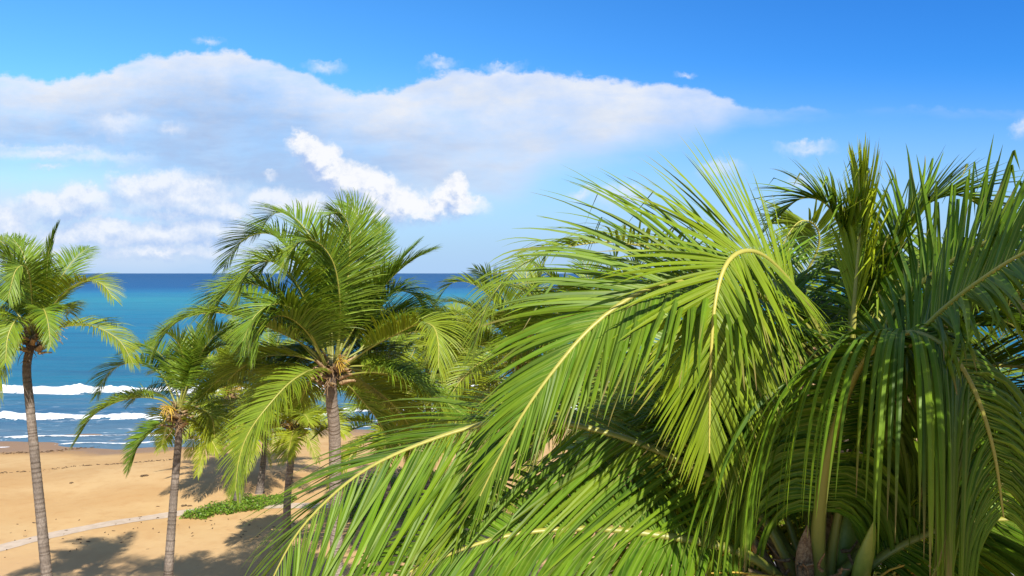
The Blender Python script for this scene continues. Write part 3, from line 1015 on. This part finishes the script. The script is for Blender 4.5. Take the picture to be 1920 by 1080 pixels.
# ---- tall palm added out of view on the right to shade the two crowns
SP = O(FG, nl=70, W=.042, droop=1.2, seg=6)
c0 = np.array([3.75, 1.85, 10.35])
shade = fill(c0, np.random.RandomState(77), 10, 2.4, SP, phi0=-2.0, arc=2.9, e0=48, e1=-25)
shade += fill(c0, np.random.RandomState(78), 7, 1.9, SP, phi0=2.75, arc=1.2, e0=45, e1=-30)
palm('tall coconut palm added out of view at right to shade the dark arching frond', [c0, c0 - Z * .5, c0 + np.array([.1, -.1, -5]), np.array([3.6, 1.9, -.1])], .18, .13, shade, 107, mat=LEAF)

# ---- third palm behind those two
MID = dict(nl=84, L=.85, W=.036, seg=7, r0=.034, yel=.14)
c3 = at(1400, 640, 10.5)
back = []
back.append((P((1395, 640, 10.5), (1300, 505, 10.1), (1180, 457, 9.7), (1060, 464, 9.3), (965, 506, 9.0), (910, 580, 8.8), (886, 660, 8.7)), O(MID, L=1.0, droop=1.4, yel=.22, s0=.2, wind=.5)))
back.append((P((1405, 640, 10.5), (1480, 560, 10.3), (1532, 470, 10.1), (1530, 425, 10.0), (1500, 415, 9.9), (1470, 455, 9.8), (1455, 520, 9.8)), O(MID, L=.8, droop=.5, yel=.2, vee=(8, 0), roll=(55, 40))))
back.append((P((1395, 650, 10.5), (1290, 690, 10.2), (1205, 710, 9.9), (1135, 755, 9.6), (1090, 830, 9.4)), O(MID, droop=1.4, yel=.2)))
back.append((P((1398, 645, 10.6), (1330, 560, 10.9), (1220, 520, 11.1), (1110, 540, 11.3), (1030, 620, 11.4)), O(MID, droop=1.3, yel=.25)))
back.append((P((1395, 655, 10.4), (1300, 740, 10.0), (1250, 830, 9.7), (1225, 930, 9.6)), O(MID, droop=1.2, yel=.2)))
back += fill(c3, np.random.RandomState(8), 16, 3.4, MID, e0=18, e1=-40)
palm('coconut palm half hidden behind the two near palms with one frond arching towards the sea', [c3, at(1400, 690, 10.5), c3 + np.array([.1, .2, -4]), np.array([c3[0] - .2, 11.2, -.1])], .17, .12, back, 103)

# ---- centre palm
CP = dict(nl=125, L=1.0, W=.034, seg=6, r0=.034, yel=.10)
D = 15.0
c4 = at(622, 690, D)
ctr = []
def wd(pts, **kw):
    return (with_depth(D, pts), O(CP, **kw))
ctr.append(wd([(612, 688), (575, 650, -.3), (500, 612, -.7), (425, 588, -1.0), (360, 592, -1.2), (318, 616, -1.3), (290, 660, -1.4)], droop=1.6, yel=.16, s0=.2))
ctr.append(wd([(610, 700), (585, 694, -.4), (545, 716, -.8), (500, 764, -1.2), (466, 812, -1.4), (448, 862, -1.5), (441, 920, -1.6)], droop=1.1, yel=.24, s0=.12, vee=(16, 0)))
ctr.append(wd([(628, 685), (636, 620, -.2), (637, 560, -.5), (627, 498, -.8), (604, 461, -1.0), (578, 450, -1.2), (552, 462, -1.35), (525, 505, -1.4)], droop=.9, yel=.14, vee=(40, 5), wind=.6))
ctr.append(wd([(616, 685), (590, 610, -.3), (558, 535, -.7), (520, 495, -1.0), (485, 492, -1.2), (458, 520, -1.3), (440, 570, -1.35)], droop=1.0, yel=.2, vee=(35, 5), wind=.6))
ctr.append(wd([(620, 685), (600, 580), (560, 490, .2), (510, 440, .4), (455, 450, .6), (420, 500, .8)], droop=.9, vee=(40, 10), wind=.6))
ctr.append(wd([(624, 685), (620, 580, .3), (600, 480, .6), (560, 415, .8), (515, 400, 1.0), (475, 440, 1.1)], droop=.8, vee=(35, 10), wind=.6))
ctr.append(wd([(628, 680), (645, 580), (655, 490), (655, 430, -.1), (640, 400, -.2), (618, 402, -.3)], droop=.5, vee=(45, 20), yel=.12))
ctr.append(wd([(632, 680), (660, 560, .4), (675, 470, .7), (672, 410, .9), (650, 380, 1.0)], droop=.6, vee=(35, 15), yel=.05))
ctr.append(wd([(636, 685), (670, 600, .7), (695, 520, 1.2), (712, 450, 1.6), (715, 420, 1.8)], droop=.35, vee=(20, 10), yel=0, L=.8, alpha=(70, 35), wind=.1))
ctr.append(wd([(640, 690), (680, 610, .2), (715, 540, .3), (750, 490, .4), (782, 455, .4)], droop=.7, vee=(25, 5), yel=0, alpha=(55, 22), L=.75, wind=.1))
ctr.append(wd([(640, 692), (690, 655, -.3), (740, 628, -.6), (785, 607, -.9), (812, 612, -1.3), (822, 645, -1.6), (822, 690, -1.8)], droop=1.1, yel=.34, alpha=(60, 25)))
ctr.append(wd([(640, 705), (690, 698, -.2), (740, 704, -.3), (800, 730, -.4), (872, 780, -.5)], droop=1.7, yel=.12, s0=.22))
ctr.append(wd([(640, 698), (690, 640, .4), (750, 600, .8), (810, 600, 1.2), (860, 640, 1.5)], droop=1.2, yel=.1))
ctr.append(wd([(614, 700), (590, 640, -.6), (560, 590, -1.1), (520, 570, -1.5), (480, 590, -1.8), (455, 640, -2.0)], droop=1.2, yel=.08))
ctr.append(wd([(612, 705), (560, 700, .5), (500, 690, 1.0), (430, 700, 1.4), (370, 750, 1.7)], droop=1.4, yel=.06))
ctr.append(wd([(635, 705), (670, 740, .3), (710, 790, .5), (740, 850, .6)], droop=.8, yel=.2, L=.7))
ctr += fill(c4, np.random.RandomState(14), 16, 2.9, CP, phi0=.1, arc=2.9, e0=60, e1=-20)
ctr.append(wd([(612, 690), (560, 640, .3), (500, 580, .5), (440, 545, .7), (402, 565, .8), (385, 625, .8)], droop=1.2, yel=.06, wind=.5))
ctr.append(wd([(614, 690), (560, 600, -.2), (505, 545, -.5), (452, 532, -.7), (415, 560, -.9), (398, 615, -1)], droop=1.1, yel=.16, wind=.5))
ctr.append(wd([(616, 690), (575, 622, -.8), (530, 592, -1.2), (490, 610, -1.5), (468, 662, -1.7)], droop=1.2, yel=.04, wind=.5))
ctr.append(wd([(636, 690), (690, 600, .5), (740, 548, .8), (785, 560, 1.0), (802, 605, 1.1)], droop=1.2, yel=.02))
ctr.append(wd([(622, 685), (610, 590, .2), (590, 520, .5), (550, 480, .8), (500, 490, 1.0), (465, 540, 1.1)], droop=1.0, yel=.04, wind=.6))
palm('tall coconut palm amid the beach with a windswept crown and pale ringed trunk', [at(622, 692, D), at(621, 745, D + .1), at(627, 810, D + .5), at(629, 920, D + 1.1), at(631, 1040, D + 1.7), at(633, 1340, 17.4)],
     .165, .115, ctr, 104, flowers=1, bark=TRUNK_PALE)

# ---- left edge palm
D = 16.5
FP = dict(nl=100, L=.76, W=.030, seg=5, r0=.030, yel=.10)
KD = .78
c5 = at(62, 630, D)
lef = []
def wl(pts, **kw):
    pts = [(p[0], p[1], KD * (p[2] if len(p) > 2 else 0)) for p in pts]
    kw['L'] = kw['L'] * .82 if 'L' in kw else FP['L']
    return (with_depth(D, pts), O(FP, **kw))
lef.append(wl([(66, 628), (78, 580), (86, 530), (90, 480), (97, 448), (107, 422)], alpha=(24, 8), vee=(0, 0), droop=.2, wind=.1, L=.6, yel=.1, s0=.3))
lef.append(wl([(70, 628), (95, 580, -.2), (125, 545, -.4), (160, 527, -.6), (192, 533, -.8), (213, 560, -1)], droop=1.0, yel=.42, wind=.15))
lef.append(wl([(72, 632), (105, 616, -.3), (145, 610, -.5), (185, 615, -.7), (225, 640, -.9), (250, 682, -1)], droop=1.7, yel=.40, wind=.1))
lef.append(wl([(55, 640), (35, 641, -.4), (12, 656, -.8), (-8, 700, -1.1), (-18, 760, -1.2)], droop=1.3, yel=.5))
lef.append(wl([(52, 634), (15, 622), (-30, 630, .1), (-70, 680, .1)], droop=1.4, yel=.3))
lef.append(wl([(60, 625), (52, 560, -.2), (30, 500, -.5), (0, 475, -.7), (-40, 490, -.9)], droop=1.0, wind=.6))
lef.append(wl([(63, 622), (60, 560, -.5), (55, 515, -1.0), (44, 498, -1.4), (28, 510, -1.7), (15, 560, -1.9)], droop=.9, vee=(30, 5)))
lef.append(wl([(60, 622), (45, 540, .3), (25, 480, .5), (-5, 450, .7), (-50, 460, .8)], droop=.9, wind=.6))
lef.append(wl([(60, 622), (55, 540, .4), (45, 480, .6), (25, 448, .8)], droop=.5, vee=(35, 15)))
lef.append(wl([(66, 626), (75, 590, -.6), (82, 580, -1.2), (90, 605, -1.6), (95, 650, -1.8)], droop=1.1, L=.6))
lef.append(wl([(58, 630), (45, 600, -.7), (30, 600, -1.2), (15, 630, -1.5), (10, 680, -1.7)], droop=1.1, yel=.2, L=.7))
lef.append(wl([(56, 626), (20, 570, .2), (-30, 550, .3), (-80, 590, .3)], droop=1.2, wind=.5))
lef += fill(c5, np.random.RandomState(21), 10, 2.6, FP, phi0=1.4, arc=2.6, e0=70, e1=-5)
palm('leaning coconut palm cut by the picture edge with yellowing lower fronds over the surf', [at(60, 636, D), at(50, 690, D), at(56, 760, D), at(68, 880, D), at(80, 1000, D), at(98, 1205, D), at(108, 1394, D)],
     .135, .083, lef, 105, flowers=2)

# ---- shorter palm beside it
D = 17.2
c6 = at(335, 772, D)
sec = []
sec.append(wl([(328, 768), (295, 748, -.3), (240, 748, -.6), (180, 775, -.8), (140, 828, -1)], droop=1.5, yel=.24))
sec.append(wl([(328, 782), (300, 795, -.4), (262, 832, -.7), (240, 880, -.8)], droop=.8, yel=.0, L=.75, brn=.5))
sec.append(wl([(332, 762), (300, 700, .2), (250, 680, .3), (205, 698, .4), (182, 740, .4)], droop=1.3, yel=.05))
sec.append(wl([(336, 762), (345, 700, -.1), (338, 650, -.3), (312, 625, -.5), (285, 640, -.6)], droop=.9, yel=.1, vee=(35, 5)))
sec.append(wl([(342, 768), (385, 728, -.3), (435, 698, -.5), (490, 684, -.6), (540, 700, -.7)], droop=1.5, yel=.34, wind=.15))
sec.append(wl([(342, 782), (372, 768, -.3), (396, 782, -.6), (404, 830, -.7)], droop=1.2, yel=.45))
sec.append(wl([(338, 764), (370, 690, .2), (410, 650, .4), (460, 650, .5)], droop=1.1, yel=.15))
sec.append(wl([(336, 764), (320, 690, .4), (280, 650, .7), (235, 660, .9)], droop=1.1, yel=.05))
sec.append(wl([(338, 764), (355, 680, .4), (365, 625, .6)], droop=.4, vee=(30, 15)))
sec.append(wl([(340, 780), (380, 800, -.6), (410, 850, -.9)], droop=.9, yel=.5, L=.6))
sec += fill(c6, np.random.RandomState(31), 7, 2.4, FP, phi0=-.1, arc=3.0, e0=70, e1=-20)
palm('shorter slender coconut palm on open sand with one drooping dark frond', [at(335, 775, D), at(334, 830, D), at(326, 930, D), at(316, 1075, D), at(308, 1210, D), at(300, 1358, D)], .135, .075, sec, 106, flowers=1)

# ---- palms further along the beach
FARP = dict(nl=64, L=.85, W=.050, seg=4, r0=.036, yel=.18)
def far_palm(label, px, py, D, foot_px, seed, n=24, length=3.3, yel=.18, e1=-35, extra=(), flowers=0, nuts=0, e0=82):
    r = np.random.RandomState(seed)
    c = at(px, py, D)
    foot = np.array([at(foot_px, 900, D)[0], D, 0])
    foot[2] = float(ground_z(foot[0], foot[1])) - .1
    mid_ = (c + foot) / 2 + np.array([r.uniform(-.25, .25), r.uniform(-.2, .2), 0])
    fr = fill(c, r, n, length, O(FARP, yel=yel), e0=e0, e1=e1) + list(extra)
    return palm(label, [c, c * .9 + mid_ * .1, mid_, foot], .15, .10, fr, seed + 1, flowers=flowers, nuts=nuts)

far_palm('coconut palm with yellow leaf bases behind the middle palm, its dark trunk in shade', 552, 800, 24.0, 543, 201, yel=.42, e1=-10, length=1.8, n=13, e0=70, flowers=2, nuts=3)
far_palm('palm above the green creeper patch with orange dying fronds hanging low', 428, 735, 33.5, 446, 211, yel=.36, e1=-55, length=3.6, n=28,
         extra=[(with_depth(33.3, [(425, 750), (405, 780, -.4), (390, 820, -.6), (372, 868, -.7)]), O(FARP, yel=.9, brn=.9, droop=1.2, L=.6))], flowers=2)
far_palm('small palm with a thin dark trunk between the creeper patch and the middle palm', 500, 745, 35.0, 486, 221, length=4.0, yel=.25, n=34)
far_palm('palm with a crown just under the sea horizon right of the middle palm', 800, 610, 29.0, 792, 231, length=3.6, yel=.16, e0=30, n=28)
far_palm('palm with bright yellow leaf bases close to the surf', 862, 715, 27.0, 852, 241, yel=.42, e1=-50, length=3.4, n=28, flowers=3, nuts=3)
far_palm('low young palm behind the middle trunk', 724, 800, 26.0, 724, 251, n=18, length=2.6, yel=.22)
far_palm('palm seen through the gap under the long hanging frond with golden lower leaves', 985, 680, 21.0, 990, 261, yel=.30, e1=-45, length=3.6, n=26, flowers=2,
         extra=[(with_depth(20.5, [(985, 682), (930, 655), (870, 645), (820, 655), (785, 705)]), O(FARP, yel=.4, droop=1.7, L=1.0)),
                (with_depth(20.0, [(985, 680), (950, 600), (900, 540), (850, 530), (815, 570)]), O(FARP, yel=.25, droop=1.2, L=.9))])
far_palm('palm deep in the shade behind the hanging fronds', 1120, 700, 19.0, 1120, 271, length=3.8, yel=.10)
far_palm('palm hidden low behind the big arching frond', 1330, 830, 15.0, 1330, 281, length=3.4, yel=.14)
far_palm('palm standing by the grey pavement behind the curtain of dark hanging leaflets', 1760, 860, 14.0, 1760, 291, length=3.8, yel=.12)

# ------------------------------------------------------------------ ground plants and small things
def creeper(name, label, pts, seed, n, size=.11, hgt=.28):
    """ground creeper: a dense mat of small leaves over an irregular outline"""
    r = np.random.RandomState(seed)
    pts = np.array([ground_at(*p)[:2] for p in pts])
    c = pts.mean(0)
    lo, hi = pts.min(0), pts.max(0)
    q = []
    while len(q) < n:
        p = r.uniform(lo, hi)
        inside = False
        j = len(pts) - 1
        for i in range(len(pts)):
            if ((pts[i, 1] > p[1]) != (pts[j, 1] > p[1])) and p[0] < (pts[j, 0] - pts[i, 0]) * (p[1] - pts[i, 1]) / (pts[j, 1] - pts[i, 1]) + pts[i, 0]:
                inside = not inside
            j = i
        if inside and vnoise(np.array([p[0] * 1.3]), np.array([p[1] * 1.3]), seed)[0] > .22 - .2 * r.rand():
            q.append(p)
    q = np.array(q)
    z = ground_z(q[:, 0], q[:, 1]) + r.rand(n) ** 1.5 * hgt * (.4 + 1.2 * vnoise(q[:, 0] * 1.1, q[:, 1] * 1.1, seed + 1))
    p = np.c_[q, z + .02]
    d = nrm(np.c_[r.normal(0, 1, (n, 2)), r.uniform(-.2, .9, n)])
    w = nrm(np.cross(d, nrm(np.c_[r.normal(0, .5, (n, 2)), np.ones(n)])))
    no = np.cross(w, d)
    L = size * r.uniform(.6, 1.3, n)[:, None]
    V = np.stack([p, p + d * L * .5 - w * L * .36 + no * L * .08, p + d * L, p + d * L * .5 + w * L * .36 + no * L * .08], 1)
    f = (np.arange(n) * 4)[:, None] + np.arange(4)[None]
    C = np.zeros((n, 4, 4))
    C[:, :, 0] = np.clip(r.normal(.10, .12, n), 0, 1)[:, None]
    C[:, :, 3] = r.rand(n)[:, None]
    C[:, :, 2] = (r.rand(n) < .05)[:, None] * .8
    o = mesh_object(name, V.reshape(-1, 3), f, CREEPER, col=C.reshape(-1, 4), smooth=False)
    return tag(o, label, kind='stuff')
CREEPER = leaf_material('creeper_leaf', (.075, .165, .014), (.17, .31, .024), (.34, .33, .03), (.2, .13, .06), spec=.35, rough=.5)
creeper('ground_creeper', 'bright green beach creeper at the end of the pale path', [(338, 973), (350, 962), (380, 957), (400, 948), (425, 946), (440, 938), (470, 934), (520, 931), (560, 936), (540, 945), (500, 950), (488, 958), (455, 960), (430, 966), (405, 966), (385, 975), (360, 974)], 3, 4600, hgt=.13, size=.10)
creeper('ground_creeper', 'wide green creeper bed behind the long sweeping frond', [(640, 975), (650, 920), (720, 895), (830, 890), (930, 905), (960, 960), (900, 985), (780, 985)], 4, 14000, hgt=.45)
creeper('ground_creeper', 'green shrubs under the near palms', [(1180, 980), (1240, 930), (1400, 900), (1560, 930), (1620, 985), (1500, 1010), (1350, 990)], 6, 9000, size=.16, hgt=.9)

def scatter_bits(name, label, pts, seed, n, spread, size):
    r = np.random.RandomState(seed)
    path, _ = spline([ground_at(*p) for p in pts], 200)
    parts = []
    for k in range(n):
        b = path[r.randint(0, 200)]
        x, y = b[0] + r.normal(0, .15), b[1] + r.normal(0, spread)
        z = float(ground_z(x, y))
        a = r.uniform(0, 6.28)
        l = size * r.uniform(.4, 1.8)
        p0 = np.array([x, y, z + .012])
        p1 = p0 + np.array([math.cos(a) * l, math.sin(a) * l * .5, r.uniform(0, .03)])
        parts.append(tube(np.stack([p0, (p0 + p1) / 2 + r.normal(0, .02, 3), p1]), np.array([.008, .016, .005]) * r.uniform(.6, 1.5), 4))
    v, f = join(parts)
    return tag(mesh_object(name, v, f, WEED), label, kind='stuff')
scatter_bits('wrack_line', 'thin dark line of dry seaweed across the sand', [(-60, 890), (60, 884), (160, 873), (220, 870), (330, 862)], 7, 150, .07, .16)
scatter_bits('wrack_line', 'dark weed along the edge of the damp sand', [(-60, 853), (80, 848), (180, 838), (260, 836), (400, 830)], 9, 260, .14, .18)
scatter_bits('beach_debris', 'small bits of dry leaf and twig on the sand', [(0, 1005), (150, 1010), (260, 990), (400, 985), (700, 1010), (1150, 1020)], 10, 160, 1.3, .10)

def seaweed(label, px, py, s, seed):
    r = np.random.RandomState(seed)
    c = ground_at(px, py)
    parts = []
    for k in range(14):
        a = r.uniform(0, 6.28)
        q = np.array([math.cos(a), math.sin(a), r.uniform(.1, .5)]) * s * r.uniform(.5, 1)
        parts.append(tube(spline([c * 1, c + q * .5 + Z * s * .15, c + q - Z * q[2] * .8], 5)[0], np.linspace(s * .16, s * .06, 5), 5))
    v, f = join(parts)
    o = mesh_object('seaweed_clump', v - c, f, WEED)
    o.location = c
    return tag(o, label, 'seaweed', 'seaweed clumps on the beach')
seaweed('small dark seaweed clump below the drooping dark frond tip', 270, 893, .22, 1)
seaweed('tiny seaweed clump on the open sand between the two slender trunks', 134, 906, .14, 2)
seaweed('dark seaweed clump just above the path by the second trunk', 346, 949, .16, 3)
seaweed('smaller seaweed clump nearer the green creeper', 356, 949, .12, 4)
seaweed('seaweed clump on the near sand below the path beside the leaning trunk', 148, 1012, .13, 5)

def rock(label, px, py, s, seed):
    r = np.random.RandomState(seed)
    c = ground_at(px, py)
    v, f = blob(np.zeros(3), s, s * .8, s * .55, r, 14, 9, .08)
    v = v * (1 + .12 * (vnoise(v[:, 0] * 3 / s + 40, v[:, 1] * 3 / s + v[:, 2] * 2 / s + 40, seed)[:, None] - .5))
    o = mesh_object('rock', v, f, ROCK)
    o.location = c + Z * s * .3
    return tag(o, label, 'rock', 'rocks by the pavement')
rock('grey rock on the pavement seen between the near petioles', 1598, 1042, .42, 1)
rock('smaller grey rock beside the larger one under the arching frond', 1618, 1056, .30, 2)
